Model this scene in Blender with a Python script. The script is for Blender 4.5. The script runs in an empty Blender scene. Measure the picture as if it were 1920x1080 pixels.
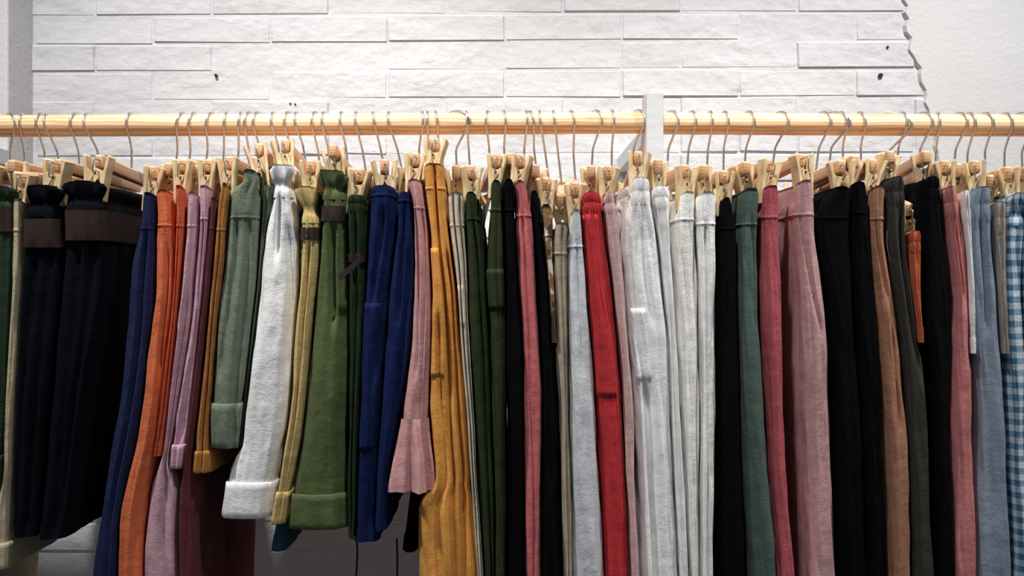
import bpy, bmesh, math, random
import numpy as np
from mathutils import Vector, Matrix, noise
random.seed(7)
scene = bpy.context.scene
COL = scene.collection

# ------------------------------------------------------------------ camera, world, lights, exposure
F = 1867.0            # focal length in pixels of a 1920 wide frame
CZ = 1.5              # camera height
RODZ = CZ + 0.2614    # rail height
cam = bpy.data.cameras.new('camera'); cam.lens = 36.0 * F / 1920.0; cam.sensor_width = 36.0
cam.clip_start = 0.05
camo = bpy.data.objects.new('camera', cam); COL.objects.link(camo)
camo.location = (0, -1.6, CZ); camo.rotation_euler = (math.pi / 2, 0, 0)
scene.camera = camo
w = bpy.data.worlds.new('world'); scene.world = w; w.use_nodes = True
w.node_tree.nodes['Background'].inputs[0].default_value = (0.86, 0.93, 1.0, 1)
w.node_tree.nodes['Background'].inputs[1].default_value = 0.20
def spot(x, y, z, tx, ty, tz, power, size=65, blend=0.8, rad=0.035, col=(1, 0.965, 0.92)):
    l = bpy.data.lights.new('track_spot', 'SPOT'); l.energy = power; l.spot_size = math.radians(size); l.spot_blend = blend
    l.shadow_soft_size = rad; l.color = col
    o = bpy.data.objects.new('track_spot', l); COL.objects.link(o); o.location = (x, y, z)
    o.rotation_euler = (Vector((tx, ty, tz)) - Vector((x, y, z))).to_track_quat('-Z', 'Y').to_euler()
spot(-0.80, -0.60, 3.05, -0.56, 0.06, 1.74, 158, 66, 1.0)
spot(0.08, -0.62, 3.05, 0.06, 0.06, 1.74, 118, 66, 1.0)
spot(1.00, -0.60, 3.05, 0.80, 0.06, 1.74, 160, 66, 1.0)
scene.view_settings.view_transform = 'Standard'; scene.view_settings.look = 'None'
scene.view_settings.exposure = -0.08; scene.view_settings.gamma = 1.0; scene.view_settings.use_curve_mapping = False

def at(px, py, D):
    return Vector(((px - 960) * D / F, D - 1.6, CZ + (540 - py) * D / F))

# ------------------------------------------------------------------ materials
def lin(c):
    return tuple(((v / 255) / 12.92 if v / 255 <= 0.04045 else ((v / 255 + 0.055) / 1.055) ** 2.4) for v in c)
def nt(name):
    m = bpy.data.materials.new(name); m.use_nodes = True
    return m, m.node_tree.nodes, m.node_tree.links, m.node_tree.nodes['Principled BSDF']
def fabric(name, rgb, twill=0.5, var=0.14, pattern=None):
    m, N, L, b = nt(name)
    b.inputs['Roughness'].default_value = 0.92
    b.inputs['Specular IOR Level'].default_value = 0.08
    b.inputs['Sheen Weight'].default_value = 0.03 if sum(rgb) > 200 else 0.0
    uv = N.new('ShaderNodeUVMap')
    c = lin(rgb); g_ = 0.3 * c[0] + 0.6 * c[1] + 0.1 * c[2]; c = tuple((v * 0.84 + g_ * 0.16) * 1.0 for v in c)
    tc = N.new('ShaderNodeTexCoord')
    n1 = N.new('ShaderNodeTexNoise'); n1.inputs['Scale'].default_value = 9; n1.inputs['Detail'].default_value = 6
    L.new(tc.outputs['Object'], n1.inputs['Vector'])
    mix = N.new('ShaderNodeMix'); mix.data_type = 'RGBA'
    L.new(n1.outputs['Fac'], mix.inputs['Factor'])
    mix.inputs['A'].default_value = tuple(max(0, v * (1 - var)) for v in c) + (1,)
    mix.inputs['B'].default_value = tuple(min(1, v * (1 + var)) for v in c) + (1,)
    out = mix.outputs['Result']
    if pattern == 'gingham':
        sep = N.new('ShaderNodeSeparateXYZ'); L.new(uv.outputs['UV'], sep.inputs[0])
        fs = []
        for ch in ('X', 'Y'):
            mu = N.new('ShaderNodeMath'); mu.operation = 'MULTIPLY'; mu.inputs[1].default_value = 1 / 0.0175
            L.new(sep.outputs[ch], mu.inputs[0])
            fr = N.new('ShaderNodeMath'); fr.operation = 'FRACT'; L.new(mu.outputs[0], fr.inputs[0])
            gt = N.new('ShaderNodeMath'); gt.operation = 'GREATER_THAN'; gt.inputs[1].default_value = 0.5; L.new(fr.outputs[0], gt.inputs[0])
            fs.append(gt)
        ad = N.new('ShaderNodeMath'); ad.operation = 'ADD'; L.new(fs[0].outputs[0], ad.inputs[0]); L.new(fs[1].outputs[0], ad.inputs[1])
        hf = N.new('ShaderNodeMath'); hf.operation = 'MULTIPLY'; hf.inputs[1].default_value = 0.5; L.new(ad.outputs[0], hf.inputs[0])
        cr = N.new('ShaderNodeValToRGB'); cr.color_ramp.interpolation = 'CONSTANT'
        e = cr.color_ramp.elements; e[0].color = lin((214, 222, 230)) + (1,); e[0].position = 0
        e[1].color = lin((138, 166, 188)) + (1,); e[1].position = 0.4
        k = e.new(0.9); k.color = lin((70, 108, 140)) + (1,)
        L.new(hf.outputs[0], cr.inputs[0]); out = cr.outputs[0]
    if pattern == 'camo':
        n3 = N.new('ShaderNodeTexNoise'); n3.inputs['Scale'].default_value = 48; n3.inputs['Detail'].default_value = 1
        L.new(tc.outputs['Object'], n3.inputs['Vector'])
        cr = N.new('ShaderNodeValToRGB'); cr.color_ramp.interpolation = 'CONSTANT'
        e = cr.color_ramp.elements; e[0].color = lin((70, 62, 54)) + (1,); e[1].color = lin((214, 204, 190)) + (1,); e[1].position = 0.56
        k = e.new(0.44); k.color = lin((142, 104, 74)) + (1,)
        L.new(n3.outputs['Fac'], cr.inputs[0]); out = cr.outputs[0]
    L.new(out, b.inputs['Base Color'])
    # woven relief
    wv = N.new('ShaderNodeTexWave'); wv.bands_direction = 'DIAGONAL'; wv.inputs['Scale'].default_value = 190; wv.inputs['Distortion'].default_value = 0.6
    L.new(uv.outputs['UV'], wv.inputs['Vector'])
    n2 = N.new('ShaderNodeTexNoise'); n2.inputs['Scale'].default_value = 420; n2.inputs['Detail'].default_value = 2
    L.new(tc.outputs['Object'], n2.inputs['Vector'])
    am = N.new('ShaderNodeMath'); am.operation = 'MULTIPLY_ADD'; am.inputs[1].default_value = twill
    L.new(wv.outputs['Fac'], am.inputs[0]); L.new(n2.outputs['Fac'], am.inputs[2])
    n4 = N.new('ShaderNodeTexNoise'); n4.inputs['Scale'].default_value = 38; n4.inputs['Detail'].default_value = 3
    L.new(tc.outputs['Object'], n4.inputs['Vector'])
    a2 = N.new('ShaderNodeMath'); a2.operation = 'MULTIPLY_ADD'; a2.inputs[1].default_value = 6.5
    L.new(n4.outputs['Fac'], a2.inputs[0]); L.new(am.outputs[0], a2.inputs[2])
    bp = N.new('ShaderNodeBump'); bp.inputs['Strength'].default_value = 0.45; bp.inputs['Distance'].default_value = 0.0009
    L.new(a2.outputs[0], bp.inputs['Height']); L.new(bp.outputs[0], b.inputs['Normal'])
    return m
def wood(name, ca, cb, scale=(1, 1, 1), ring=14, rough=0.5):
    m, N, L, b = nt(name)
    b.inputs['Roughness'].default_value = rough; b.inputs['Specular IOR Level'].default_value = 0.3
    tc = N.new('ShaderNodeTexCoord'); mp = N.new('ShaderNodeMapping'); mp.inputs['Scale'].default_value = scale
    L.new(tc.outputs['Object'], mp.inputs[0])
    n = N.new('ShaderNodeTexNoise'); n.inputs['Scale'].default_value = ring; n.inputs['Detail'].default_value = 5; n.inputs['Distortion'].default_value = 0.4
    L.new(mp.outputs[0], n.inputs['Vector'])
    wv = N.new('ShaderNodeTexWave'); wv.inputs['Scale'].default_value = ring; wv.inputs['Distortion'].default_value = 5; wv.inputs['Detail'].default_value = 3
    wv.bands_direction = 'Z'
    L.new(mp.outputs[0], wv.inputs['Vector'])
    mx = N.new('ShaderNodeMath'); mx.operation = 'MULTIPLY_ADD'; mx.inputs[1].default_value = 0.45
    L.new(wv.outputs['Fac'], mx.inputs[0]); L.new(n.outputs['Fac'], mx.inputs[2])
    cr = N.new('ShaderNodeValToRGB')
    cr.color_ramp.elements[0].color = lin(ca) + (1,); cr.color_ramp.elements[0].position = 0.35
    cr.color_ramp.elements[1].color = lin(cb) + (1,); cr.color_ramp.elements[1].position = 0.95
    L.new(mx.outputs[0], cr.inputs[0]); L.new(cr.outputs[0], b.inputs['Base Color'])
    bp = N.new('ShaderNodeBump'); bp.inputs['Strength'].default_value = 0.15; bp.inputs['Distance'].default_value = 0.0005
    L.new(mx.outputs[0], bp.inputs['Height']); L.new(bp.outputs[0], b.inputs['Normal'])
    return m
def plain(name, rgb, rough=0.6, metal=0.0):
    m, N, L, b = nt(name); b.inputs['Base Color'].default_value = lin(rgb) + (1,)
    b.inputs['Roughness'].default_value = rough; b.inputs['Metallic'].default_value = metal
    return m
def paint(name, rgb, s1, s2, dist):
    m, N, L, b = nt(name); b.inputs['Base Color'].default_value = lin(rgb) + (1,); b.inputs['Roughness'].default_value = 0.75
    tc = N.new('ShaderNodeTexCoord'); g = N.new('ShaderNodeNewGeometry')
    n = N.new('ShaderNodeTexNoise'); n.inputs['Scale'].default_value = s1; n.inputs['Detail'].default_value = 8; n.inputs['Roughness'].default_value = 0.5
    L.new(g.outputs['Position'], n.inputs['Vector'])
    v = N.new('ShaderNodeTexNoise'); v.inputs['Scale'].default_value = s2; v.inputs['Detail'].default_value = 4
    mp = N.new('ShaderNodeMapping'); mp.inputs['Scale'].default_value = (1, 1, 2.2)
    L.new(g.outputs['Position'], mp.inputs[0]); L.new(mp.outputs[0], v.inputs['Vector'])
    pw = N.new('ShaderNodeMath'); pw.operation = 'POWER'; pw.inputs[1].default_value = 2.5; L.new(v.outputs['Fac'], pw.inputs[0])
    ad = N.new('ShaderNodeMath'); ad.operation = 'MULTIPLY_ADD'; ad.inputs[1].default_value = 2.0
    L.new(pw.outputs[0], ad.inputs[0]); L.new(n.outputs['Fac'], ad.inputs[2])
    bp = N.new('ShaderNodeBump'); bp.inputs['Strength'].default_value = 0.8; bp.inputs['Distance'].default_value = dist
    L.new(ad.outputs[0], bp.inputs['Height']); L.new(bp.outputs[0], b.inputs['Normal'])
    return m
M_BRICK = paint('white_painted_brick', (206, 207, 211), 36, 8, 0.0046)
M_PLASTER = paint('white_plaster', (211, 212, 215), 110, 8, 0.0012)
M_WHITE = paint('white_painted_wood', (206, 212, 218), 90, 20, 0.0005)
M_FLOOR = plain('grey_screed', (140, 138, 135), 0.6)
M_HOLE = plain('dark_hole', (40, 36, 32), 0.9)
M_ROD = wood('pine_rail', (216, 160, 112), (246, 220, 182), (1.2, 9, 9), 6, 0.42)
M_BAR = wood('hanger_beech', (196, 148, 108), (226, 186, 148), (9, 1.2, 9), 7, 0.45)
M_JAW = wood('clip_birch', (214, 184, 136), (238, 216, 176), (9, 9, 1.5), 7, 0.5)
M_METAL = plain('nickel_wire', (214, 213, 211), 0.32, 1.0)
M_BELT = fabric('brown_webbing', (66, 50, 46), 1.6)
M_LEATHER = plain('brown_leather', (52, 36, 36), 0.45)
M_CORD = fabric('cord', (44, 50, 40))

# ------------------------------------------------------------------ mesh helpers
def link(name, me, mat, parent=None, smooth=True):
    if mat is not None and not me.materials: me.materials.append(mat)
    if smooth:
        for p in me.polygons: p.use_smooth = True
    o = bpy.data.objects.new(name, me); COL.objects.link(o)
    if parent is not None: o.parent = parent
    return o
def mesh(name, V, Fc, uvs=None):
    me = bpy.data.meshes.new(name); me.from_pydata(V, [], Fc)
    if uvs:
        ul = me.uv_layers.new(name='UVMap')
        for lp in me.loops: ul.data[lp.index].uv = uvs[lp.vertex_index]
    me.update(); return me
def box(bm, x0, x1, y0, y1, z0, z1, mtx=None):
    r = bmesh.ops.create_cube(bm, size=1)
    for v in r['verts']:
        v.co = Vector((x0 + (v.co.x + .5) * (x1 - x0), y0 + (v.co.y + .5) * (y1 - y0), z0 + (v.co.z + .5) * (z1 - z0)))
        if mtx: v.co = mtx @ v.co
    return r['verts']
def bm_mesh(bm, name, bevel=0, seg=2):
    if bevel: bmesh.ops.bevel(bm, geom=list(bm.edges), offset=bevel, segments=seg, affect='EDGES', profile=0.5)
    bmesh.ops.recalc_face_normals(bm, faces=bm.faces)
    me = bpy.data.meshes.new(name); bm.to_mesh(me); bm.free(); return me
def tube(pts, r, n=8):
    pts = [Vector(p) for p in pts]; V = []; Fc = []
    for i, p in enumerate(pts):
        t = (pts[min(i + 1, len(pts) - 1)] - pts[max(i - 1, 0)]).normalized()
        a = t.cross(Vector((1, 0, 0)))
        if a.length < 0.1: a = t.cross(Vector((0, 0, 1)))
        a.normalize(); b = t.cross(a)
        for k in range(n):
            q = 2 * math.pi * k / n; V.append(p + (a * math.cos(q) + b * math.sin(q)) * r)
    for i in range(len(pts) - 1):
        for k in range(n):
            Fc.append((i * n + k, i * n + (k + 1) % n, (i + 1) * n + (k + 1) % n, (i + 1) * n + k))
    Fc.append(tuple(range(n))[::-1]); Fc.append(tuple((len(pts) - 1) * n + k for k in range(n)))
    return V, Fc
def spline(P, n=6):
    P = [Vector(p) for p in P]; out = []
    for i in range(len(P) - 1):
        a, b, c, d = P[max(i - 1, 0)], P[i], P[i + 1], P[min(i + 2, len(P) - 1)]
        for k in range(n):
            t = k / n
            out.append(0.5 * ((2 * b) + (c - a) * t + (2 * a - 5 * b + 4 * c - d) * t * t + (3 * b - a - 3 * c + d) * t ** 3))
    out.append(P[-1]); return out
def tag(o, label=None, cat=None, group=None, kind=None):
    for k, v in (('label', label), ('category', cat), ('group', group), ('kind', kind)):
        if v: o[k] = v
    return o
def empty(name, loc=(0, 0, 0)):
    o = bpy.data.objects.new(name, None); COL.objects.link(o); o.location = loc; o.empty_display_size = 0.05; return o

# ------------------------------------------------------------------ the setting
WY = 0.40
bm = bmesh.new(); box(bm, -2.6, 2.6, -3.2, 0.6, -0.1, 0)
tag(link('floor', bm_mesh(bm, 'floor'), M_FLOOR, smooth=False), kind='structure')
bm = bmesh.new(); box(bm, -2.6, 2.6, WY + 0.0, WY + 0.2, 0, 3.2)
wall = tag(link('wall_back', bm_mesh(bm, 'wall_back'), M_BRICK, smooth=False), kind='structure')
# bricks: shared mesh variants, each brick an object of its own
PITCH = 0.0565; BL = 0.235
def brick_mesh(k, L):
    rnd = random.Random(k); bm = bmesh.new()
    hz = PITCH / 2 - rnd.uniform(.0002, .0022)
    vs = box(bm, -L / 2 + .0006, L / 2 - .0006, -0.0026, 0.02, -hz, hz)
    for v in vs:
        v.co.x += rnd.uniform(-.002, .002); v.co.z += rnd.uniform(-.0012, .0012)
        if v.co.y < 0: v.co.y += rnd.uniform(-.0014, .0022)
    bmesh.ops.bevel(bm, geom=list(bm.edges), offset=0.0028, segments=1, affect='EDGES')
    return bm_mesh(bm, 'brick')
full = [brick_mesh(k, BL) for k in range(7)]
half = [brick_mesh(20 + k, BL / 2) for k in range(4)]
z0 = 1.936 + PITCH / 2
rows_near = []; rest = bmesh.new()
for r in range(-33, 22):
    zc = z0 + r * PITCH
    if zc < 0.05 or zc > 3.15: continue
    x = -0.955 + (0 if r % 2 else -BL / 2)
    while x < 0.90:
        xc = x + BL / 2; L = BL; lst = full
        if r % 3 == 0 and random.random() < 0.25: L = BL / 2; lst = half; xc = x + L / 2
        x += L
        if xc - L / 2 < -1.08: continue
        pos = Vector((xc, WY + random.uniform(-.0012, .0030), zc + 0.004 * math.sin(xc * 2.1 + 0.4) + random.uniform(-.001, .001)))
        rot = random.uniform(-.006, .006)
        if 0.95 < zc < 2.2:
            o = link('brick', random.choice(lst), M_BRICK, wall, smooth=False); o.location = pos; o.rotation_euler = (0, rot, 0)
        else:
            me = random.choice(lst); n0 = len(rest.verts)
            rest.from_mesh(me); rest.verts.ensure_lookup_table()
            bmesh.ops.translate(rest, verts=rest.verts[n0:], vec=pos)
tag(link('brick_field', bm_mesh(rest, 'brick_field'), M_BRICK, wall, smooth=False), kind='stuff')
# plaster skin to the right with a broken edge
pts = []
for yy, xx in ((-1400, 1668), (-500, 1675), (-200, 1684), (0, 1688), (50, 1692), (95, 1704), (140, 1722), (170, 1726), (205, 1735), (250, 1742), (300, 1752), (380, 1755), (500, 1762), (700, 1768), (1000, 1775), (1900, 1778)):
    pts.append(at(xx, yy, 2.0))
edge = []
for i in range(len(pts) - 1):
    n = max(2, int((pts[i] - pts[i + 1]).length / 0.012))
    for k in range(n):
        p = pts[i].lerp(pts[i + 1], k / n)
        edge.append((p.x + random.uniform(-.006, .006) + 0.008 * noise.noise(Vector((0, 0, p.z * 14))), min(3.2, max(0, p.z))))
V = []; Fc = []
for x, z in edge:
    V += [(x + 0.006, WY - 0.0085, z), (x - 0.002, WY + 0.004, z), (2.6, WY - 0.0085, z)]
for i in range(len(edge) - 1):
    a, b = i * 3, i * 3 + 3
    Fc += [(a, b, b + 2, a + 2), (a + 1, b + 1, b, a)]
o = link('plaster_skin', mesh('plaster_skin', V, Fc), M_PLASTER, wall, smooth=False); o['label'] = 'smooth white plaster with a broken edge'
for px, py, r in ((1652, 141, .0045), (1665, 88, .0025), (404, 141, .003), (544, 194, .0018), (553, 195, .0018)):
    p = at(px, py, 1.993); V, Fc = tube([(p.x, WY - .0065, p.z), (p.x, WY + .002, p.z)], r, 10)
    link('nail_hole', mesh('nail_hole', V, Fc), M_HOLE, wall, smooth=False)
# shallow pier at the left
bm = bmesh.new(); box(bm, -1.7, -0.962, WY - 0.10, WY + 0.1, 0, 3.2)
tag(link('wall_left', bm_mesh(bm, 'wall_left', 0.004, 2), M_PLASTER, smooth=False), kind='structure')

# ------------------------------------------------------------------ rack
rack = empty('clothes_rack', (0, 0, 0))
tag(rack, 'wall-mounted clothes rack of pine rails in white painted wooden posts', 'clothes rack')
def rail(x0, z_0, x1, z_1):
    n = 40; V = []; Fc = []
    for i in range(n + 1):
        t = i / n
        for k in range(28):
            a = 2 * math.pi * k / 28
            V.append((x0 + (x1 - x0) * t, 0.0175 * math.cos(a), z_0 + (z_1 - z_0) * t + 0.0175 * math.sin(a)))
    for i in range(n):
        for k in range(28):
            Fc.append((i * 28 + k, i * 28 + (k + 1) % 28, (i + 1) * 28 + (k + 1) % 28, (i + 1) * 28 + k))
    return link('rail', mesh('rail', V, Fc), M_ROD, rack)
PX = (1223 - 960) * 1.6 / F
rail(-1.75, RODZ - 0.0063, PX, RODZ + 0.0042)
rail(PX, RODZ + 0.003, 1.75, RODZ - 0.0062)
for xx in (PX, -0.955 - 0.013):
    bm = bmesh.new(); box(bm, xx - 0.0135, xx + 0.0135, -0.030, 0.022, RODZ - 0.066, RODZ + 0.047)
    link('post', bm_mesh(bm, 'post', 0.0012), M_WHITE, rack, smooth=False)
    bm = bmesh.new(); box(bm, xx - 0.0135, xx + 0.0135, 0.0221, WY - (0.0 if xx > 0 else 0.1) , RODZ - 0.029, RODZ + 0.0)
    link('bracket', bm_mesh(bm, 'bracket', 0.001), M_WHITE, rack, smooth=False)
def rodz_at(X):
    return RODZ - 0.0063 + (X + 1.75) / (PX + 1.75) * 0.0105 if X < PX else RODZ + 0.003 - (X - PX) / (1.75 - PX) * 0.0092

# ------------------------------------------------------------------ hangers
HB = 0.150    # clip distance from the hook along the bar
bm = bmesh.new(); box(bm, -0.0065, 0.0065, -HB + 0.001, HB - 0.001, -0.010, 0.010)
ME_BAR = bm_mesh(bm, 'bar', 0.004, 3); ME_BAR.materials.append(M_BAR)
def jaw_mesh(s):
    bm = bmesh.new()
    # lever: tapered slat, outline in XZ extruded along Y
    prof = [(-.0195, .020), (-.0165, .0235), (-.0130, .021), (-.0092, .000), (-.0068, -.020), (-.0060, -.042), (-.0078, -.0445), (-.0110, -.0430), (-.0130, -.020), (-.0155, .000)]
    def plate(pr, ya, yb):
        f = [bm.verts.new((s * x, ya, z)) for x, z in pr]; g = [bm.verts.new((s * x, yb, z)) for x, z in pr]
        n = len(pr); bm.faces.new(f); bm.faces.new(g[::-1])
        for i in range(n): bm.faces.new((f[i], g[i], g[(i + 1) % n], f[(i + 1) % n]))
    plate(prof, -0.0105, 0.0105)
    tri = [(-.0140, .006), (-.006, .0005), (.0040, -.0015), (.0050, -.006), (.001, -.010), (-.0085, -.024)]
    o = 0.0026 if s > 0 else 0.0044
    plate(tri, -0.0118 + o, -0.0098 + o); plate(tri, 0.0098 - o, 0.0118 - o)
    bmesh.ops.recalc_face_normals(bm, faces=bm.faces)
    bmesh.ops.bevel(bm, geom=[e for e in bm.edges if abs(e.verts[0].co.y) > 0.0099 and e.verts[0].co.y * e.verts[1].co.y > 0], offset=0.0011, segments=1, affect='EDGES')
    me = bm_mesh(bm, 'jaw'); me.materials.append(M_JAW); return me
ME_JL, ME_JR = jaw_mesh(1), jaw_mesh(-1)
def spring_mesh(d):
    P = [(0, .006 * -d, .0165), (0, -.0150 * -d * -1 if False else d * .0165, .0165), (0, d * .0175, .0150), (0, d * .0170, -.0030), (0, d * .0155, -.0042), (0, d * .0085, -.0042)]
    V, Fc = tube(P, 0.0013, 8); me = mesh('spring', V, Fc); me.materials.append(M_METAL); return me
ME_SP = spring_mesh(-1)
V, Fc = tube([(0, -0.0098, -.0042), (0, -0.0088, -.0042)], 0.0021, 10); ME_EYE = mesh('hole', V, Fc); ME_EYE.materials.append(M_HOLE)
def hook_mesh(h, yaw):
    # h: height of the rail centre above the bar top
    R = 0.0197; k = 1 / max(0.55, math.cos(yaw)); P = [(0, 0, -0.004), (0, 0, h * 0.30), (0, -0.001, h * 0.48), (0, -0.0085 * k, h * 0.70)]
    for a in (198, 180, 155, 130, 110, 90, 70, 45, 20, 0, -18):
        P.append((0, k * R * math.cos(math.radians(a)), h + R * math.sin(math.radians(a))))
    V, Fc = tube(spline(P, 4), 0.00185, 8); return mesh('hook', V, Fc)
LASTBACK = [-9.0]; STAG = [-9.0, 0]      # last clip position and its setback along the bar
def hanger(hook_px, stem_off, clip, what, hook_yaw, gap):
    """clip: world position of the front clip hole"""
    Xh = (hook_px - 960) * 1.6 / F
    rz = rodz_at(Xh)
    zc = 0.55 * (RODZ - 0.084) + 0.45 * (clip.z + 0.015)
    Xc = Xh + stem_off * 1.6 / F
    dx = max(-0.045, min(0.045, clip.x - Xc))
    if clip.x - 2 * dx < LASTBACK[0] + 0.0215: dx = max(-0.06, (clip.x - LASTBACK[0] - 0.0215) / 2)   # back ends stay in order
    LASTBACK[0] = clip.x - 2 * dx; Xc = clip.x - dx
    yaw = math.asin(dx / HB); pitch = math.asin(max(-.5, min(.5, (clip.z + 0.015 - zc) / HB)))
    STAG[1] = (STAG[1] + 1) % 2 if clip.x - STAG[0] < 0.036 else 0
    STAG[0] = clip.x; hb = HB - 0.0235 * STAG[1]      # crowded clips sit staggered along their bars
    root = empty('clip_hanger', (Xc, 0, zc))
    ax = Vector((math.sin(yaw) * math.cos(pitch), -math.cos(yaw) * math.cos(pitch), math.sin(pitch)))   # towards the front
    side = Vector((math.cos(yaw), math.sin(yaw), 0)); up = side.cross(-ax)
    Rm = Matrix((side, -ax, up)).transposed().to_4x4()
    b = link('bar', ME_BAR, None, root); b.matrix_local = Rm
    lean = math.atan2(Xh - Xc, rz - zc)
    hk = link('hook', hook_mesh((rz - zc - 0.012) / math.cos(lean), hook_yaw), M_METAL, root)
    hk.matrix_local = Matrix.Translation((0, 0, 0.012)) @ Matrix.Rotation(lean, 4, 'Y') @ Matrix.Rotation(hook_yaw, 4, 'Z')
    for d in (1, -1):
        c = empty('clip'); c.parent = root
        M = Rm @ Matrix.Translation((0, -d * hb, -0.015))
        if d < 0: M = M @ Matrix.Rotation(math.pi, 4, 'Z')
        c.matrix_local = M @ Matrix.Rotation(random.uniform(-.2, .2), 4, 'Y') @ Matrix.Rotation(random.uniform(-.32, .32), 4, 'Z') @ Matrix.Diagonal((0.8, 1, 1, 1))
        for me, s in ((ME_JL, -1), (ME_JR, 1)):
            j = link('jaw', me, None, c, smooth=False); j.location.x = s * gap; j.rotation_euler.y = s * random.uniform(-.03, .05)
        link('spring', ME_SP, None, c); link('hole', ME_EYE, None, c)
    tag(root, 'wooden clip hanger with steel hook holding the ' + what, 'hanger', 'clip hangers on the rail')
    return root

# ------------------------------------------------------------------ garments
DF = 1.445     # distance of the visible front edge
YF, YB = -0.178, 0.174
def zpx(y): return CZ + (540 - y) * DF / F
def xpx(x): return (x - 960) * DF / F
class Prof:
    def __init__(s, prof, zend):
        s.P = sorted([(zpx(y), xpx((a + b) / 2), (b - a) / 2 * DF / F) for y, a, b in prof], reverse=True)
        z1, c1, h1 = s.P[-1]
        if zend < z1 - 0.01:
            z2, c2, h2 = s.P[-2]; k = (c1 - c2) / (z1 - z2)
            s.P.append((zend, c1 + k * (zend - z1) * 0.6, h1 * 1.04))
    def __call__(s, z):
        P = s.P
        if z >= P[0][0]: return P[0][1:]
        for i in range(len(P) - 1):
            if P[i + 1][0] <= z <= P[i][0]:
                t = (P[i][0] - z) / max(1e-6, P[i][0] - P[i + 1][0])
                pa = P[max(i - 1, 0)]; pb = P[min(i + 2, len(P) - 1)]
                out = []
                for k in (1, 2):
                    a, b = P[i][k], P[i + 1][k]; L = P[i][0] - P[i + 1][0]
                    ma = (b - pa[k]) / max(1e-6, pa[0] - P[i + 1][0]) * L if i > 0 else b - a
                    mb = (pb[k] - a) / max(1e-6, P[i][0] - pb[0]) * L if i + 2 < len(P) else b - a
                    out.append((2 * t**3 - 3 * t * t + 1) * a + (t**3 - 2 * t * t + t) * ma + (-2 * t**3 + 3 * t * t) * b + (t**3 - t * t) * mb)
                return out[0], max(0.004, out[1])
        return P[-1][1:]
def sstep(a, b, x):
    t = max(0, min(1, (x - a) / (b - a))); return t * t * (3 - 2 * t)
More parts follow.
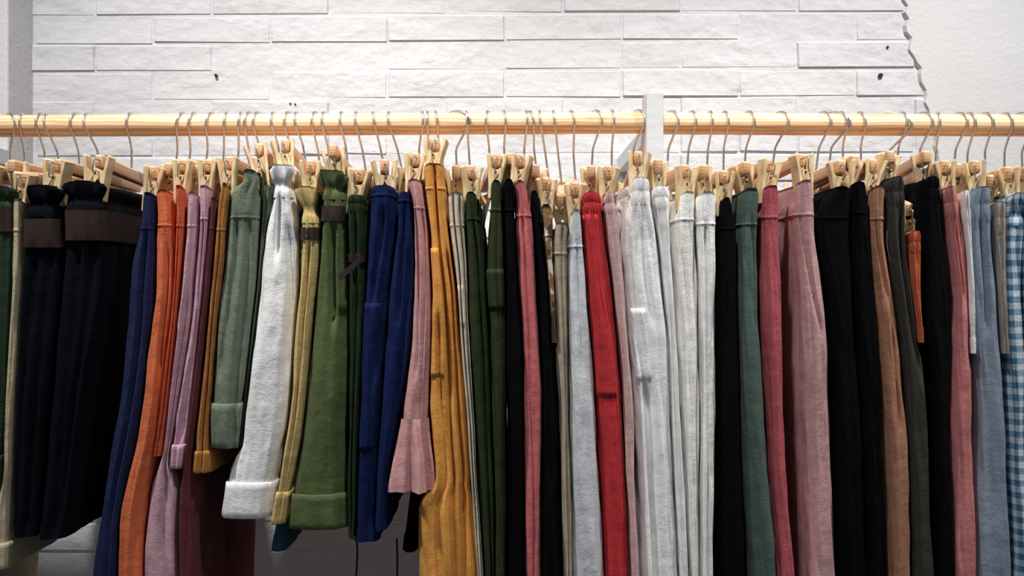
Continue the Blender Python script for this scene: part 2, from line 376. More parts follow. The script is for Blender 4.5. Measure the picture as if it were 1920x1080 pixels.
# ring parameters: dense along the front edge
TH = [('f', math.pi + math.pi * k / 33) for k in range(34)] + [('r', (k + 1) / 9) for k in range(8)] + [('b', math.pi * k / 11) for k in range(12)] + [('l', (k + 1) / 9) for k in range(8)]
RND = 0.030
class Body:
    """surface of one garment half; sgn=-1 front leg, +1 back leg, 0 whole waist"""
    def __init__(s, g): s.__dict__.update(g)
    def pt(s, th, z, mode, off=0.0, flare=0.0):
        c, h = s.prof(z)
        dz = s.ztop - z
        if mode == 0: ya, yb = s.yf, YB
        else:
            gap = 0.004 * sstep(0.24, 0.34, dz) - 0.012 * (1 - sstep(0.20, 0.30, dz))
            ya, yb = (s.yf, -gap) if mode < 0 else (gap, YB)
            c += (0.006 * math.sin(s.seed + 5 * dz)) * (mode > 0) * sstep(.05, .3, dz)
        n = 2 / 2.5
        kd, tv = th
        if kd in 'fb':
            ct, st = math.cos(tv), math.sin(tv)
            u = math.copysign(abs(ct) ** n, ct); v = abs(st) ** n
            y = (ya - off + RND * (1 - v)) if kd == 'f' else (yb + off - RND * (1 - v))
        else:
            ct, st = (1.0, 0.0) if kd == 'r' else (-1.0, 0.0); u = ct
            y = ya + RND + (yb - ya - 2 * RND) * (tv if kd == 'r' else 1 - tv)
        x = (h + off) * u
        # the clips pinch the waist
        pin = 1 - 0.5 * sstep(0.045, 0.02, dz) * math.exp(-((abs(y) - s.hb + 0.004) / 0.012) ** 2) * s.pinch
        x *= pin
        # soft folds
        grow = sstep(0.03, 0.25, dz)
        q = Vector((u * 1.3 + s.seed, y * 9, z * 3.0 + s.seed * 3))
        f = noise.noise(q) * 0.0038 * (0.35 + grow) * min(1.3, h / 0.017)
        q2 = Vector((u * 2.6 + s.seed * 2, y * 26, z * 7 + s.seed))
        f += noise.noise(q2) * 0.0030 + noise.noise(Vector((u * 4 + s.seed, y * 50, z * 22 + u * 6))) * 0.0016
        front = max(0.0, -st) ** 0.6
        side = abs(ct)
        x += f * math.copysign(1, ct) * side
        y -= f * 1.2 * front if mode <= 0 else 0
        if mode <= 0:
            # vertical creases and seams in the front edge
            for (z0, u0, z1, u1, d, w) in s.creases:
                if z1 - .02 < z < z0 + .02:
                    t = (z0 - z) / max(1e-6, z0 - z1); uc = u0 + (u1 - u0) * max(0, min(1, t)) + 0.05 * math.sin(z * 23 + u0 * 9)
                    fade = sstep(-.02, .02, z0 - z) * sstep(-.02, .02, z - z1)
                    y += d * math.exp(-((u - uc) / w) ** 2) * fade * front
        if flare and s.ribs and mode == 0:
            y += 0.0017 * math.sin(u * 18 + s.seed) * front; x += 0.0009 * math.sin(y * 420 + s.seed) * side * math.copysign(1, ct)
        if flare:
            wv = math.sin(y * s.rip + u * 7 + s.seed) + 0.6 * math.sin(y * s.rip * 0.53 + u * 11 - s.seed)
            k = flare
            x += math.copysign(1, ct) * side * k * (0.5 + 0.45 * wv)
            y -= front * k * (0.35 + 0.5 * math.sin(u * 6.5 + s.seed) + 0.25 * math.sin(u * 13 + 2 * s.seed)) * (1 if mode <= 0 else 0)
        if dz < 0.03: x *= 1 - (0.05 if s.ribs else 0.16) * sstep(0.009, -0.001, dz) ** 2
        zz = z + s.slope * (y - YF) - 0.0055 * abs(u) ** 3 * sstep(0.035, 0.0, dz) * (mode == 0)
        yw = y - YF
        return Vector((c + x + s.yawk * yw, y, zz))
    def loft(s, name, zs, mode, off=lambda z: 0.0, flare=lambda z: 0.0, cap=False, offs=None):
        V = []; Fc = []; uv = []; n = len(TH)
        for i, z in enumerate(zs):
            ring = [s.pt(t, z, mode, offs[i] if offs else off(z), flare(z)) for t in TH]
            L = 0
            for k, p in enumerate(ring):
                if k: L += (Vector((p.x, p.y)) - Vector((ring[k - 1].x, ring[k - 1].y))).length
                V.append(p); uv.append((L, z))
        for i in range(len(zs) - 1):
            for k in range(n):
                Fc.append((i * n + k, (i + 1) * n + k, (i + 1) * n + (k + 1) % n, i * n + (k + 1) % n))
        if cap: Fc.append(tuple(range(n))[::-1])
        return mesh(name, V, Fc, uv)
def lerpz(a, b, n): return [a + (b - a) * i / n for i in range(n + 1)]

GARMENTS = []
def garment(name, what, label, cat, rgb, hook, stem, prof, hem=None, band='plain', seam=None, creases=(), belt=None, cuff=None, ruffle=None,
            pockets=(), mat=None, hook_yaw=None, cords=(), slope=None, group=None, clipx=None, yf=YF):
    seed = random.uniform(0, 50)
    ytop = prof[0][0]
    zt = zpx(ytop); ze = zpx(hem) if hem else 0.68 + random.uniform(-.03, .03)
    P = Prof(prof, ze)
    cx = xpx(clipx) if clipx else P(zt - 0.012)[0]
    clip = Vector((cx * (1.6 - HB) / DF, -HB, zt + 0.017))
    h = hanger(hook, stem, clip, what, hook_yaw if hook_yaw is not None else random.uniform(-.25, .25), min(0.006, max(-0.001, P(zt - .02)[1] * 0.52 - 0.0065)))
    fr = Vector((0, -1, 0)); bar = [c for c in h.children if c.name.startswith('bar')][0]
    d = bar.matrix_local.to_3x3() @ fr         # direction of the bar towards the front
    mt = mat or fabric('cloth_' + name, rgb)
    zs_ = zpx(seam) if seam else zt - 0.045
    cr = [(zpx(a), b, zpx(c) if c else ze, e, f_, w_) for a, b, c, e, f_, w_ in creases]
    B = Body(dict(yf=yf, hb=HB - 0.0235 * STAG[1], ribs=1.0 if band == 'elastic' else 0.0, prof=P, ztop=zt, seed=seed, creases=cr, slope=-d.z / max(.3, -d.y) * 0.9, yawk=max(-.5, min(.5, d.x / d.y)), rip=150, pinch=sstep(.004, .013, P(zt - .02)[1])))
    root = empty(name, (0, 0, 0)); GARMENTS.append((cx, root))
    tag(root, label, cat, group)
    parts = []
    # waistband
    if band == 'plain':
        off = lambda z: 0.0001 + 0.0008 * math.exp(-((z - zs_) / 0.0014) ** 2)
        me = B.loft('waistband', lerpz(zt, zs_ + 0.004, 8) + lerpz(zs_ + 0.003, zs_ - 0.0025, 5), 0, off, cap=True)
    elif band == 'elastic':
        H = zt - zs_
        off = lambda z: -0.0003 + 0.0009 * abs(math.sin(math.pi * 2 * (zt - z) / H)) ** 0.6
        me = B.loft('waistband', lerpz(zt, zs_, 20), 0, off, lambda z: 0.0022, cap=True)
    else:   # paper bag: ruffle above, drawn in at the casing
        H = zt - zs_
        off = lambda z: 0.001 - 0.003 * math.exp(-(((zt - z) / H - 0.62) / 0.16) ** 2)
        me = B.loft('waistband', lerpz(zt, zs_, 20), 0, off, lambda z: 0.0016 + 0.0055 * sstep(0.6, 0.0, (zt - z) / H), cap=True)
    parts.append(link('waistband', me, mt, root))
    # two legs
    gat = band != 'plain'
    fl = (lambda z: 0.0030 * sstep(zs_ - 0.09, zs_, z)) if gat else (lambda z: 0)
    zc_ = zpx(cuff[0]) if cuff else (zpx(ruffle[0]) if ruffle else None)
    zl = (zc_ - 0.004) if zc_ else ze
    nz = max(14, int((zs_ - zl) / 0.011))
    for mode in (-1, 1):
        lg = link('leg', B.loft('leg', lerpz(zs_ + 0.004, zl, nz), mode, lambda z: -0.0002, fl), mt, root)
        if not zc_:
            hm = B.loft('hem', lerpz(ze + 0.022, ze - 0.0008, 3), mode, lambda z: 0.0009)
            link('hem', hm, mt, lg)
        if cuff:
            ch = zc_ - ze
            zz_ = [zc_ - 0.006, zc_ + 0.0006] + lerpz(zc_ - 0.0008, ze + 0.0012, 6) + [ze, ze + 0.008]
            me = B.loft('cuff', zz_, mode, offs=[0.0003, 0.0016] + [0.0032] * 7 + [0.0022, 0.0])
            # fold line: first and last rings tuck inside
            link('cuff', me, mt, lg)
        if ruffle:
            me = B.loft('ruffle', lerpz(zc_, ze, 12), mode, lambda z: 0.0005, lambda z: 0.0025 + 0.017 * (zc_ - z) / (zc_ - ze))
            link('ruffle', me, mt, lg)
    if belt:
        ya, yb, bmat, bo = belt
        za, zb = zpx(ya), zpx(yb)
        me = B.loft('belt', [za - 0.001] + lerpz(za, zb, 5) + [zb + 0.001], 0, lambda z: bo if zb - 1e-6 <= z <= za + 1e-6 else 0.0)
        me2 = B.loft('belt', lerpz(za, zb, 5), 0, lambda z: bo)
        link('belt', me2, bmat, root)
    for (ya, yb, ua, ub) in pockets:      # patch pockets on the front edge
        za, zb = zpx(ya), zpx(yb); V = []; Fc = []; uv = []; nu, nv = 26, max(8, int((za - zb) / 0.007))
        def th_of(u): return ('f', math.pi + math.acos(max(-1, min(1, -math.copysign(abs(u) ** 1.25, u)))))
        for layer in (0.0014, -0.001):
            for i in range(nv + 1):
                for k in range(nu + 1):
                    u = ua + (ub - ua) * k / nu; z = za + (zb - za) * i / nv
                    V.append(B.pt(th_of(u), z, -1, layer)); uv.append((u * 0.03, z))
        W = nu + 1; S = W * (nv + 1)
        for i in range(nv):
            for k in range(nu):
                a = i * W + k; Fc.append((a, a + W, a + W + 1, a + 1))
        rim = [k for k in range(W)] + [i * W + nu for i in range(1, nv + 1)] + [nv * W + k for k in range(nu - 1, -1, -1)] + [i * W for i in range(nv - 1, 0, -1)]
        for i in range(len(rim)):
            a, b = rim[i], rim[(i + 1) % len(rim)]; Fc.append((a, b, b + S, a + S))
        link('pocket', mesh('pocket', V, Fc, uv), mt, root)
    for (pa, r, cm) in cords:
        pts_ = [at(x, y, DF - 0.012 + dd) for x, y, dd in pa]
        if r > 0.004:      # flat strap
            V = []; Fc = []
            for p in spline(pts_, 5):
                V += [p + Vector((0, -.001, r)), p + Vector((0, -.001, -r)), p + Vector((0, .001, -r)), p + Vector((0, .001, r))]
            for i in range(len(V) // 4 - 1):
                for k in range(4): Fc.append((i * 4 + k, i * 4 + (k + 1) % 4, i * 4 + 4 + (k + 1) % 4, i * 4 + 4 + k))
            Fc += [(3, 2, 1, 0), tuple(len(V) - 4 + k for k in range(4))]
            link('belt_end', mesh('belt_end', V, Fc), cm, root, smooth=False); continue
        V, Fc = tube(spline(pts_, 5), r, 7); link('drawstring', mesh('drawstring', V, Fc), cm, root)
    return root

def seamline(y0, u0, y1=None, u1=None): return (y0, u0, y1, u0 if u1 is None else u1, 0.0022, 0.07)
def fold(y0, u0, y1=None, u1=None, d=0.009, w=0.2): return (y0, u0, y1, u0 if u1 is None else u1, d, w)

BLACK = (7, 7, 10); NAVY = (10, 13, 24)
# ---- left end (partly beyond the frame)
garment('wide_trousers', 'sand trousers outermost beyond the orange shorts', 'sand coloured trousers outermost at the pier end of the rail', 'trousers', (190, 172, 140), 17, 4,
        [(360, -100, -66), (430, -104, -64), (700, -140, -84), (1080, -190, -120)], hook_yaw=0.75)
garment('cotton_shorts', 'moss shorts beside the orange shorts', 'moss green cotton shorts between sand trousers and orange shorts', 'shorts', (84, 96, 62), 42, 4,
        [(358, -66, -38), (430, -68, -36), (700, -92, -50), (900, -112, -62)], hem=900)
garment('cotton_shorts', 'orange shorts next to belted green shorts', 'orange cotton shorts beside the dark green belted shorts', 'shorts', (214, 122, 56), 80, 6,
        [(362, -34, -4), (430, -36, 6), (500, -38, 14), (600, -46, 12), (830, -66, 0)], hem=832, creases=[fold(440, .2)])
garment('paperbag_shorts', 'dark green shorts with woven belt', 'dark green paperbag shorts with a brown woven belt', 'shorts', (44, 66, 46), 92, 10,
        [(352, 0, 36), (385, 6, 34), (440, 2, 38), (600, -8, 35), (800, -18, 31), (905, -22, 28)], hem=906, band='bag', seam=392, belt=(390, 436, M_BELT, .0025), cuff=(850,))
garment('linen_shorts', 'cream shorts behind navy shorts', 'long cream linen shorts showing below the hems of the navy shorts', 'shorts', (206, 190, 150), 145, 5,
        [(375, 36, 54), (430, 36, 54), (600, 26, 48), (800, 10, 34), (1058, -14, 22)], hem=1060, cuff=(1012,))
garment('paperbag_shorts', 'navy shorts beside cream shorts', 'black navy paperbag shorts with brown woven belt, beside the cream shorts', 'shorts', NAVY, 168, 2,
        [(350, 50, 128), (380, 56, 124), (412, 48, 130), (465, 50, 125), (600, 42, 112), (800, 30, 90), (1000, 27, 75)], hem=1000, band='bag', seam=408, belt=(412, 465, M_BELT, .003),
        creases=[fold(470, -.3, None, -.5), fold(470, .4)], clipx=108)
garment('paperbag_shorts', 'navy shorts beside indigo trousers', 'black navy paperbag shorts with slanting brown belt, beside the indigo trousers', 'shorts', NAVY, 247, 0,
        [(342, 124, 204), (375, 130, 200), (400, 118, 204), (490, 120, 200), (620, 110, 186), (800, 94, 156), (1003, 76, 128)], hem=1004, band='bag', seam=396, belt=(396, 452, M_BELT, .003),
        creases=[fold(460, -.1, None, .2), fold(460, .5)], clipx=184)
garment('chino_trousers', 'indigo trousers', 'long indigo blue cotton trousers', 'trousers', (36, 44, 84), 343, -16,
        [(363, 273, 299), (425, 270, 300), (500, 256, 300), (600, 245, 292), (740, 232, 274), (900, 208, 250), (1080, 180, 232)], seam=430, creases=[fold(440, .1, None, .2)])
garment('chino_trousers', 'bright orange trousers', 'long bright orange cotton trousers with a smooth waistband', 'trousers', (228, 108, 46), 365, -12,
        [(357, 300, 328), (420, 301, 332), (500, 300, 334), (560, 298, 333), (650, 285, 320), (800, 268, 310), (950, 232, 277), (1080, 225, 272)], seam=424, creases=[fold(470, .3, 700, .5), seamline(430, -.55)])
garment('chino_trousers', 'deep orange shorts', 'deep orange cotton shorts between the orange and lilac pink trousers', 'shorts', (214, 88, 34), 397, -12,
        [(350, 334, 353), (420, 335, 354), (560, 328, 348), (700, 312, 336), (850, 292, 322)], hem=850, seam=425, creases=[fold(430, 0)])
garment('chino_trousers', 'long lilac pink trousers', 'long lilac pink trousers reaching below the rolled pink shorts', 'trousers', (208, 160, 176), 425, -8,
        [(362, 358, 379), (430, 353, 379), (500, 342, 376), (600, 328, 370), (750, 308, 352), (850, 290, 344), (1000, 274, 340), (1080, 270, 345)], seam=425, creases=[fold(560, .4, None, .1), seamline(430, -.4)])
garment('rolled_shorts', 'lilac pink shorts with rolled hem', 'lilac pink twill shorts with a small rolled cuff', 'shorts', (208, 156, 178), 452, -7,
        [(350, 379, 403), (410, 377, 403), (500, 368, 397), (600, 355, 390), (700, 336, 379), (800, 318, 369), (872, 308, 356)], hem=874, seam=412, cuff=(830,), creases=[fold(420, .1, 820, .3)])
garment('dress_trousers', 'maroon trousers', 'long dark maroon trousers hanging behind the ochre shorts', 'trousers', (104, 46, 54), 469, -3,
        [(372, 402, 412), (450, 398, 410), (700, 372, 390), (900, 342, 372), (1080, 336, 372)])
garment('rolled_shorts', 'ochre brown shorts', 'ochre brown shorts with rolled cuffs beside sage shorts', 'shorts', (186, 118, 34), 485, -7,
        [(345, 416, 446), (430, 404, 430), (500, 395, 426), (650, 380, 411), (800, 365, 401), (880, 355, 398)], hem=882, seam=432, cuff=(842,), creases=[fold(440, .2)])
garment('paperbag_shorts', 'sage shorts beside ochre shorts', 'sage green shorts with deep folded waist and wide cuff, beside ochre shorts', 'shorts', (114, 126, 106), 514, -6,
        [(320, 455, 488), (345, 452, 492), (356, 428, 492), (408, 426, 488), (480, 424, 484), (560, 414, 478), (750, 399, 462), (835, 397, 460)], hem=836, band='plain', seam=409,
        cuff=(754,), creases=[fold(415, -.2, 700, -.4), fold(415, .45, None, .5)], clipx=484)
garment('paperbag_shorts', 'sage shorts beside white shorts', 'sage green shorts with folded waist, tucked beside the white paperbag shorts', 'shorts', (104, 116, 98), 542, -4,
        [(340, 488, 514), (412, 484, 512), (560, 470, 494), (750, 448, 464), (836, 444, 456)], hem=836, yf=-0.155, band='plain', seam=412, creases=[fold(420, .3)])
garment('paperbag_shorts', 'white paperbag shorts', 'long white paperbag shorts with wide turned-up hem', 'shorts', (246, 246, 248), 558, -4,
        [(312, 508, 558), (345, 514, 552), (370, 516, 550), (450, 498, 560), (560, 488, 561), (700, 470, 555), (800, 452, 546), (900, 430, 527), (965, 420, 519)], hem=966, band='bag', seam=372,
        cuff=(900,), creases=[fold(375, -.1, 480, -.1, .014, .16), fold(430, .5, 700, .75), (800, -.9, 801, .9, 0, 1)])
garment('drawstring_shorts', 'teal shorts', 'dark teal drawstring shorts showing below white and khaki hems', 'shorts', (44, 84, 104), 593, 2,
        [(392, 559, 572), (450, 558, 571), (600, 556, 568), (800, 536, 554), (1036, 500, 530)], hem=1038, yf=-0.14, cords=[([(563, 440, 0), (566, 460, -.004), (562, 480, 0), (566, 500, 0)], .0011, M_CORD)])
garment('paperbag_shorts', 'khaki yellow shorts', 'khaki yellow paperbag shorts with a dark leather belt', 'shorts', (206, 178, 104), 609, 3,
        [(352, 556, 600), (385, 568, 598), (430, 570, 603), (500, 566, 600), (600, 558, 588), (750, 548, 574), (850, 532, 566), (975, 513, 546)], hem=976, band='bag', seam=420, belt=(428, 451, M_LEATHER, .0028), cuff=(918,),
        creases=[fold(455, 0)])
garment('paperbag_shorts', 'olive shorts with leather belt', 'olive green paperbag shorts with brown leather belt and wide cuff', 'shorts', (86, 100, 56), 642, 3,
        [(322, 592, 652), (350, 602, 646), (375, 606, 646), (430, 604, 652), (550, 590, 655), (650, 580, 652), (800, 567, 650), (920, 545, 654), (985, 541, 656)], hem=986, band='bag', seam=376,
        belt=(388, 416, M_LEATHER, .0028), cuff=(922,), creases=[fold(430, .1, 600, .3, .014, .18), fold(420, .75, None, .8)])
garment('paperbag_shorts', 'dark green shorts with loose belt end', 'dark green shorts with loose leather belt end, beside the blue shorts', 'shorts', (36, 54, 30), 670, 5,
        [(368, 652, 693), (420, 652, 690), (500, 655, 690), (700, 655, 690), (900, 650, 686), (1000, 652, 684)], hem=1002, band='elastic', seam=400, belt=(476, 492, M_LEATHER, .0022),
        cords=[([(684, 484, -.006), (668, 494, -.014), (650, 508, -.018), (632, 522, -.02)], .0052, M_LEATHER)], creases=[fold(420, 0)])
garment('denim_shorts', 'royal navy shorts beside green shorts', 'royal navy blue shorts with a thigh seam, beside dark green shorts', 'shorts', (18, 33, 80), 701, 5,
        [(350, 692, 750), (375, 694, 748), (450, 688, 744), (570, 677, 728), (700, 668, 722), (850, 660, 716), (1008, 655, 716)], hem=1008, seam=368, pockets=[(568, 840, -.75, .55)],
        creases=[fold(400, .1, 560, -.1, .01, .2), fold(420, .6, 700, .5)])
garment('denim_shorts', 'royal navy shorts beside dusty pink shorts', 'royal navy blue shorts beside the dusty pink frilled shorts', 'shorts', (18, 33, 80), 732, 8,
        [(362, 744, 789), (385, 745, 788), (450, 740, 786), (570, 728, 780), (700, 718, 768), (850, 706, 745), (985, 694, 728)], hem=986, seam=378, creases=[fold(400, 0, 600, -.2), fold(480, .5)])
garment('frill_shorts', 'dusty pink frilled shorts', 'dusty pink cotton shorts with a gathered frill hem', 'shorts', (206, 146, 148), 790, -6,
        [(338, 758, 796), (380, 764, 800), (450, 772, 810), (600, 772, 815), (700, 764, 815), (780, 754, 815), (850, 750, 824), (915, 748, 830)], hem=916, ruffle=(782,), seam=392,
        creases=[fold(400, .3, 780, .1), fold(400, -.5, 700, -.3)])
garment('drawstring_shorts', 'black drawstring shorts', 'long black drawstring shorts hanging behind the pink frilled shorts', 'shorts', BLACK, 802, 0,
        [(378, 794, 804), (450, 794, 804), (700, 782, 796), (1058, 742, 770)], hem=1060, yf=-0.08,
        cords=[([(668, 1000, .16), (670, 1040, .16), (667, 1090, .16)], .0016, M_HOLE), ([(744, 1010, .03), (745, 1050, .03), (744, 1100, .03)], .0016, M_HOLE)])
garment('work_trousers', 'mustard yellow trousers', 'mustard yellow work trousers with side pocket and deep folds', 'trousers', (228, 152, 30), 817, 0,
        [(309, 792, 836), (352, 796, 836), (450, 804, 846), (550, 808, 860), (700, 800, 880), (850, 792, 892), (1000, 788, 914), (1080, 788, 921)], seam=356,
        creases=[fold(312, .05, None, .15, .02, .13), fold(480, .55, None, .5, .02, .12), fold(600, -.35, None, -.3, .012, .15)], pockets=[(466, 705, -.85, -.12)])
garment('chino_trousers', 'cream trousers', 'cream cotton trousers between the mustard and dark green trousers', 'trousers', (214, 204, 184), 853, -5,
        [(362, 838, 874), (410, 838, 874), (500, 850, 880), (620, 858, 886), (800, 872, 898), (1080, 884, 912)], seam=424, creases=[fold(364, -.3, None, -.2, .016, .14), fold(364, .42, None, .4, .016, .14)], hook_yaw=0.9,
        pockets=[(535, 612, -.6, .1)])
garment('combat_trousers', 'dark green trousers beside cream trousers', 'dark forest green trousers with drawstring, beside cream trousers', 'trousers', (46, 58, 30), 875, 4,
        [(362, 870, 897), (410, 870, 898), (500, 874, 910), (700, 882, 920), (900, 892, 930), (1080, 900, 936)], seam=412, creases=[fold(420, .2, None, .4)],
        cords=[([(906, 385, 0), (907, 410, -.004), (905, 432, 0), (907, 450, 0)], .0012, M_CORD)])
garment('combat_trousers', 'dark green trousers beside black trousers', 'dark forest green trousers with patch pocket, beside the black trousers', 'trousers', (48, 60, 32), 916, 2,
        [(340, 920, 942), (394, 919, 944), (500, 914, 947), (700, 920, 949), (900, 922, 949), (1080, 922, 949)], seam=396, pockets=[(505, 580, -.9, .85)], creases=[seamline(400, .1)])
garment('dress_trousers', 'black trousers beside salmon trousers', 'long black trousers between forest green and salmon trousers', 'trousers', BLACK, 944, 2,
        [(338, 944, 966), (420, 944, 970), (600, 948, 980), (800, 950, 984), (1080, 950, 986)])
garment('chino_trousers', 'salmon red trousers', 'salmon red trousers hanging between two black pairs', 'trousers', (206, 100, 104), 985, -3,
        [(340, 962, 986), (402, 963, 1000), (430, 961, 1003), (550, 965, 1008), (700, 975, 1015), (900, 980, 1016), (1080, 982, 1018)], seam=406, creases=[fold(412, -.1, None, 0, .008, .12)])
garment('dress_trousers', 'black trousers beside camouflage shorts', 'long black trousers between salmon trousers and camouflage shorts', 'trousers', BLACK, 993, 2,
        [(360, 992, 1010), (430, 1000, 1016), (600, 1008, 1034), (800, 1014, 1048), (1080, 1018, 1056)])
garment('patterned_shorts', 'camouflage shorts', 'cream and brown camouflage patterned shorts beside taupe trousers', 'shorts', (200, 180, 160), 1013, 6,
        [(385, 1010, 1034), (430, 1012, 1038), (520, 1022, 1042), (640, 1032, 1044)], hem=640, mat=fabric('camouflage', (200, 180, 160), pattern='camo'))
garment('chino_trousers', 'taupe trousers', 'taupe cotton trousers beside the pale grey trousers', 'trousers', (176, 160, 138), 1038, 8,
        [(418, 1038, 1063), (470, 1034, 1063), (560, 1034, 1066), (700, 1042, 1068), (850, 1050, 1070), (1080, 1054, 1072)], creases=[fold(430, .2)])
garment('chino_trousers', 'pale grey trousers', 'pale blue grey brushed cotton trousers beside the red pair', 'trousers', (204, 208, 214), 1070, 4,
        [(394, 1066, 1091), (450, 1065, 1094), (500, 1062, 1099), (650, 1061, 1110), (800, 1065, 1119), (950, 1069, 1129), (1080, 1071, 1133)], seam=463, creases=[fold(465, .1, 700, 0, .005, .2)])
garment('elastic_trousers', 'bright red trousers', 'bright red trousers with gathered elastic waist and thigh seam', 'trousers', (198, 24, 36), 1115, -6,
        [(362, 1091, 1124), (400, 1093, 1128), (450, 1095, 1135), (550, 1099, 1152), (700, 1112, 1166), (850, 1120, 1173), (1080, 1131, 1179)], band='elastic', seam=400, hook_yaw=0.5,
        creases=[seamline(400, .35, None, .62)], pockets=[(404, 740, -.98, .45)])
garment('elastic_trousers', 'pale rose trousers', 'pale rose trousers with elastic waist beside the red pair', 'trousers', (208, 168, 166), 1147, 0,
        [(362, 1129, 1149), (400, 1130, 1155), (550, 1142, 1172), (700, 1160, 1182), (900, 1170, 1191), (1080, 1180, 1198)], band='elastic', seam=403)
garment('elastic_trousers', 'white trousers with flap pocket', 'bright white elastic-waist trousers with a large flap pocket', 'trousers', (246, 246, 248), 1195, -14,
        [(335, 1181, 1213), (385, 1176, 1220), (450, 1166, 1240), (500, 1165, 1248), (600, 1174, 1256), (750, 1188, 1266), (900, 1196, 1276), (1080, 1203, 1287)], band='elastic', seam=386, hook_yaw=0.5,
        creases=[fold(400, -.55, None, -.4, .008, .16), fold(420, .0, 600, .2, .006, .14), seamline(400, .5, None, .35), fold(720, -.3, None, -.2, .014, .2)], pockets=[(578, 712, -.85, -.1)])
garment('elastic_trousers', 'white trousers behind the flap pocket pair', 'white elastic-waist trousers half hidden behind the flap pocket pair', 'trousers', (244, 244, 246), 1212, -3,
        [(350, 1220, 1249), (392, 1220, 1252), (500, 1226, 1260), (700, 1240, 1272), (1080, 1262, 1292)], band='elastic', seam=394)
garment('chino_trousers', 'off-white trousers with curved pocket', 'off-white smooth waist trousers with a curved pocket opening', 'trousers', (244, 241, 234), 1257, -7,
        [(361, 1270, 1303), (415, 1265, 1303), (500, 1262, 1308), (700, 1270, 1311), (900, 1282, 1311), (1080, 1290, 1312)], seam=413, creases=[seamline(420, -.7, 600, .1), fold(430, .75, None, .6)], hook_yaw=0.5)
garment('chino_trousers', 'off-white trousers beside black trousers', 'off-white smooth waist trousers beside the slim black pair', 'trousers', (245, 243, 238), 1295, -7,
        [(361, 1304, 1340), (415, 1303, 1340), (600, 1306, 1340), (800, 1309, 1337), (1080, 1309, 1335)], seam=421, creases=[fold(430, -.2, None, .2), fold(560, .5, 900, .4, .006)], hook_yaw=0.3)
garment('dress_trousers', 'slim black trousers', 'slim black trousers between white and grey green pairs', 'trousers', BLACK, 1330, -5,
        [(372, 1347, 1369), (430, 1342, 1378), (600, 1340, 1384), (800, 1342, 1390), (1080, 1346, 1398)], hook_yaw=0.1)
garment('chino_trousers', 'grey green trousers', 'grey green trousers with slanted pocket beside rose red pair', 'trousers', (78, 98, 90), 1357, -2,
        [(355, 1384, 1418), (420, 1381, 1417), (500, 1380, 1418), (600, 1380, 1420), (800, 1386, 1430), (1000, 1395, 1446), (1080, 1398, 1451)], seam=422, creases=[seamline(430, -.8, 620, .6), fold(430, .3, 600, .4, .006)], hook_yaw=0.2)
garment('chino_trousers', 'rose red trousers', 'rose red trousers with slanted pocket beside grey green pair', 'trousers', (184, 78, 88), 1402, -6,
        [(350, 1424, 1457), (410, 1423, 1458), (550, 1425, 1461), (700, 1432, 1466), (900, 1441, 1472), (1080, 1452, 1490)], seam=409, creases=[seamline(420, -.3, 560, .6), seamline(560, .5)], hook_yaw=0.35)
garment('chino_trousers', 'dusty rose trousers', 'dusty rose pink trousers with long side seam beside wide black pair', 'trousers', (202, 152, 152), 1462, -14,
        [(340, 1487, 1520), (400, 1485, 1525), (500, 1490, 1536), (600, 1495, 1546), (750, 1500, 1553), (900, 1506, 1559), (1080, 1510, 1563)], seam=404, creases=[fold(410, -.6, 620, .4, .008, .12), seamline(600, .45)], hook_yaw=0.5)
garment('wide_trousers', 'wide black trousers beside dusty rose pair', 'wide black trousers beside the dusty rose pair', 'trousers', BLACK, 1542, -12,
        [(352, 1548, 1592), (400, 1526, 1592), (450, 1522, 1590), (600, 1540, 1600), (800, 1556, 1612), (1080, 1566, 1622)], clipx=1578, hook_yaw=0.45)
garment('wide_trousers', 'wide black trousers beside tan trousers', 'wide black trousers beside the tan brown pair', 'trousers', BLACK, 1565, -17,
        [(343, 1588, 1618), (400, 1588, 1624), (600, 1598, 1634), (800, 1610, 1645), (1080, 1620, 1656)], hook_yaw=0.8)
garment('chino_trousers', 'tan brown trousers', 'tan brown trousers between wide black and charcoal pairs', 'trousers', (172, 116, 86), 1575, -5,
        [(350, 1626, 1653), (412, 1621, 1651), (460, 1624, 1652), (560, 1632, 1675), (700, 1645, 1688), (850, 1650, 1701), (1000, 1655, 1706), (1080, 1660, 1709)], seam=412, creases=[fold(420, -.3, 560, .1, .008, .14), fold(560, .4, 800, .3, .006)])
garment('elastic_trousers', 'charcoal trousers', 'charcoal olive trousers with double gathered elastic waist', 'trousers', (62, 60, 54), 1611, 4,
        [(334, 1657, 1686), (385, 1655, 1690), (450, 1657, 1694), (550, 1668, 1708), (650, 1680, 1726), (800, 1690, 1739), (1000, 1700, 1746), (1080, 1705, 1749)], band='elastic', seam=388,
        creases=[fold(400, .2, 700, .3, .01, .2)], cords=[([(1664, 425, 0), (1663, 455, -.003), (1668, 485, 0), (1672, 500, 0)], .0007, M_METAL)])
garment('elastic_shorts', 'rust orange shorts', 'rust orange gathered shorts squeezed between charcoal and black trousers', 'shorts', (206, 92, 40), 1670, -30,
        [(434, 1696, 1717), (500, 1698, 1718), (640, 1706, 1720)], hem=640, band='elastic', seam=475, hook_yaw=1.0)
garment('elastic_trousers', 'black elastic trousers', 'black trousers with elastic waist beside the coral pink pair', 'trousers', (8, 9, 14), 1688, -6,
        [(334, 1725, 1752), (400, 1721, 1760), (550, 1722, 1784), (700, 1738, 1782), (1080, 1748, 1782)], band='elastic', seam=375, hook_yaw=0.25)
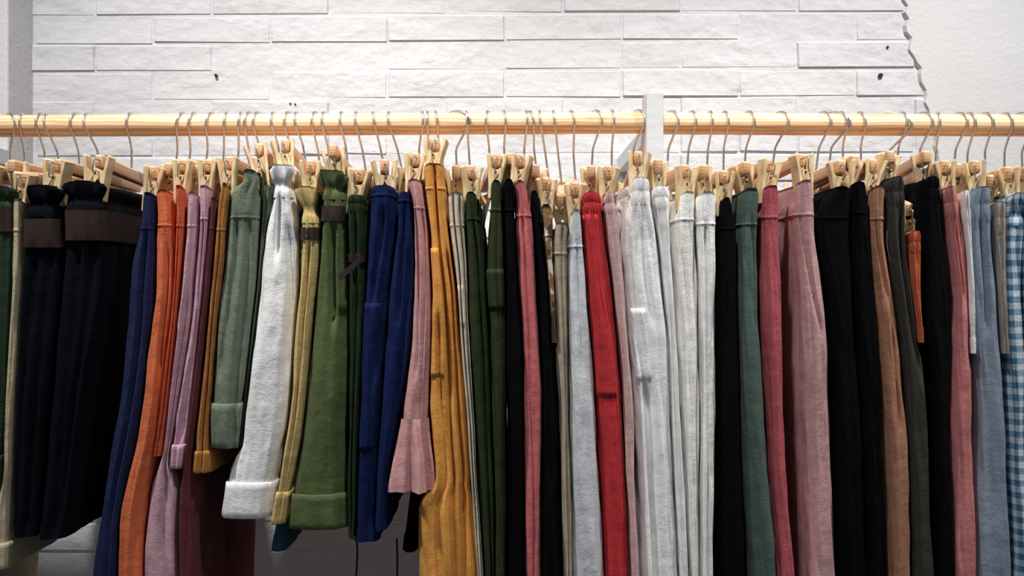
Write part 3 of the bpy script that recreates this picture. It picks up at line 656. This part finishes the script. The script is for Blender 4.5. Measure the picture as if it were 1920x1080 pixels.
garment('elastic_trousers', 'coral pink trousers', 'coral pink trousers with gathered elastic waist', 'trousers', (206, 118, 116), 1730, -8,
        [(352, 1758, 1786), (415, 1766, 1796), (450, 1768, 1803), (550, 1774, 1816), (650, 1775, 1820), (800, 1773, 1820), (1080, 1773, 1823)], band='elastic', seam=412, hook_yaw=0.45,
        creases=[fold(416, .0, 560, .2, .01, .2)])
garment('elastic_shorts', 'white elastic shorts', 'white shorts with double elastic waist beside coral pink trousers', 'shorts', (244, 244, 246), 1757, -4,
        [(358, 1788, 1809), (425, 1789, 1812), (520, 1798, 1816), (660, 1806, 1818)], hem=660, band='elastic', seam=424)
garment('elastic_trousers', 'blue grey trousers', 'blue grey chambray trousers with gathered elastic waist', 'trousers', (130, 148, 168), 1797, -9,
        [(352, 1817, 1848), (415, 1815, 1850), (500, 1814, 1859), (600, 1815, 1867), (750, 1820, 1879), (900, 1821, 1886), (1080, 1821, 1891)], band='elastic', seam=417, hook_yaw=0.35,
        creases=[fold(420, -.2, 620, 0, .008, .2)])
garment('elastic_shorts', 'taupe grey shorts', 'taupe grey shorts with double elastic waist beside gingham trousers', 'shorts', (166, 154, 146), 1815, -3,
        [(380, 1848, 1872), (438, 1848, 1872), (500, 1856, 1874), (660, 1866, 1878)], hem=660, band='elastic', seam=440)
GING = fabric('blue_gingham', (180, 200, 214), pattern='gingham')
garment('gingham_trousers', 'gingham trousers beside taupe shorts', 'blue and white gingham trousers beside the taupe grey shorts', 'trousers', (180, 200, 214), 1845, 2,
        [(364, 1880, 1912), (420, 1873, 1908), (500, 1871, 1906), (700, 1880, 1914), (1080, 1888, 1924)], band='bag', seam=425, mat=GING, hook_yaw=0.3)
garment('gingham_trousers', 'gingham trousers at the rail end', 'blue and white gingham trousers outermost beside another gingham pair', 'trousers', (180, 200, 214), 1883, 0,
        [(364, 1914, 1950), (420, 1910, 1950), (500, 1908, 1950), (700, 1916, 1962), (1080, 1926, 1976)], band='bag', seam=425, mat=GING, hook_yaw=0.2)
garment('chino_trousers', 'stone trousers at the rail end', 'stone coloured trousers beyond the outermost gingham pair', 'trousers', (180, 172, 160), 1913, 4,
        [(372, 1964, 1992), (430, 1962, 1994), (700, 1972, 2006), (1080, 1984, 2022)], hook_yaw=0.5)

# ------------------------------------------------------------------ neighbouring clothes press against each other instead of passing through
def settle():
    G = [g for _, g in sorted(GARMENTS, key=lambda t: t[0])]
    n = len(G); ny, nz = 30, 84; y0, y1, za, zb = -0.20, 0.20, 0.60, 1.76
    LO = np.full((n, ny, nz), 9.0); HI = np.full((n, ny, nz), -9.0)
    def meshes(o):
        for c in o.children:
            if c.type == 'MESH': yield c
            yield from meshes(c)
    for i, g in enumerate(G):
        for o in meshes(g):
            if o.name.split('.')[0] in ('drawstring', 'belt_end'): continue
            me = o.data; co = np.empty(len(me.vertices) * 3); me.vertices.foreach_get('co', co); co = co.reshape(-1, 3)
            ed = np.empty(len(me.edges) * 2, dtype=np.int32); me.edges.foreach_get('vertices', ed); ed = ed.reshape(-1, 2)
            for t in np.linspace(0, 1, 6):
                p = co[ed[:, 0]] * (1 - t) + co[ed[:, 1]] * t
                a = np.clip(((p[:, 1] - y0) / (y1 - y0) * ny).astype(int), 0, ny - 1); b = np.clip(((p[:, 2] - za) / (zb - za) * nz).astype(int), 0, nz - 1)
                np.minimum.at(LO[i], (a, b), p[:, 0]); np.maximum.at(HI[i], (a, b), p[:, 0])
    ok = HI > LO - 1e-9
    C = np.where(ok, (LO + HI) / 2, 0); W = np.where(ok, (HI - LO) / 2, 0)
    C2, W2 = C.copy(), W.copy(); gap = 0.0014
    def solve(k):
        for _ in range(k):
            for st in (1, 2, 3, 4):
                for i in range(n - st):
                    j = i + st
                    d = (C2[i] + W2[i]) - (C2[j] - W2[j]) + gap
                    d = np.where(ok[i] & ok[j] & (d > 0), d, 0)
                    if not d.any(): continue
                    C2[i] -= d * 0.2; C2[j] += d * 0.2
                    W2[i] = np.maximum(np.minimum(W[i], 0.0035) * ok[i], W2[i] - d * 0.2); W2[j] = np.maximum(np.minimum(W[j], 0.0035) * ok[j], W2[j] - d * 0.2)
    def blur(A, m):
        P = np.pad(A * m, ((0, 0), (1, 1), (1, 1))); Q = np.pad(m.astype(float), ((0, 0), (1, 1), (1, 1)))
        S = sum(P[:, 1 + a:1 + a + ny, 1 + b:1 + b + nz] for a in (-1, 0, 1) for b in (-1, 0, 1)); N = sum(Q[:, 1 + a:1 + a + ny, 1 + b:1 + b + nz] for a in (-1, 0, 1) for b in (-1, 0, 1))
        return S / np.maximum(N, 1e-9), N > 0
    for it in range(4):
        solve(25)
        if it < 3:
            dC, _ = blur(C2 - C, ok); sW, _ = blur(np.where(ok, W2 / np.maximum(W, 1e-6), 1), ok)
            C2 = np.where(ok, C + 0.5 * (C2 - C) + 0.5 * dC, 0); W2 = np.where(ok, np.minimum(W2, W * sW * 1.02), 0)
    dC = C2 - C; S = np.where(ok, W2 / np.maximum(W, 1e-6), 1); m = ok.copy(); Cc = C.copy()
    for _ in range(3):          # extend a little past the cloth so that interpolation is defined
        for_fill = ~m
        bd, mm = blur(dC, m); bs, _ = blur(S, m); bc, _ = blur(Cc, m)
        dC = np.where(for_fill, bd, dC); S = np.where(for_fill, bs, S); Cc = np.where(for_fill, bc, Cc); m = mm
    for i, g in enumerate(G):
        for o in meshes(g):
            if o.name.split('.')[0] == 'drawstring': continue
            me = o.data; co = np.empty(len(me.vertices) * 3); me.vertices.foreach_get('co', co); co = co.reshape(-1, 3)
            fy = np.clip((co[:, 1] - y0) / (y1 - y0) * ny - 0.5, 0, ny - 1.001); fz = np.clip((co[:, 2] - za) / (zb - za) * nz - 0.5, 0, nz - 1.001)
            a, b = fy.astype(int), fz.astype(int); u, v = fy - a, fz - b
            def s_(A): return A[i][a, b] * (1 - u) * (1 - v) + A[i][a + 1, b] * u * (1 - v) + A[i][a, b + 1] * (1 - u) * v + A[i][a + 1, b + 1] * u * v
            co[:, 0] += s_(dC) + (co[:, 0] - s_(Cc)) * (s_(S) - 1)
            me.vertices.foreach_set('co', co.ravel()); me.update()
settle()
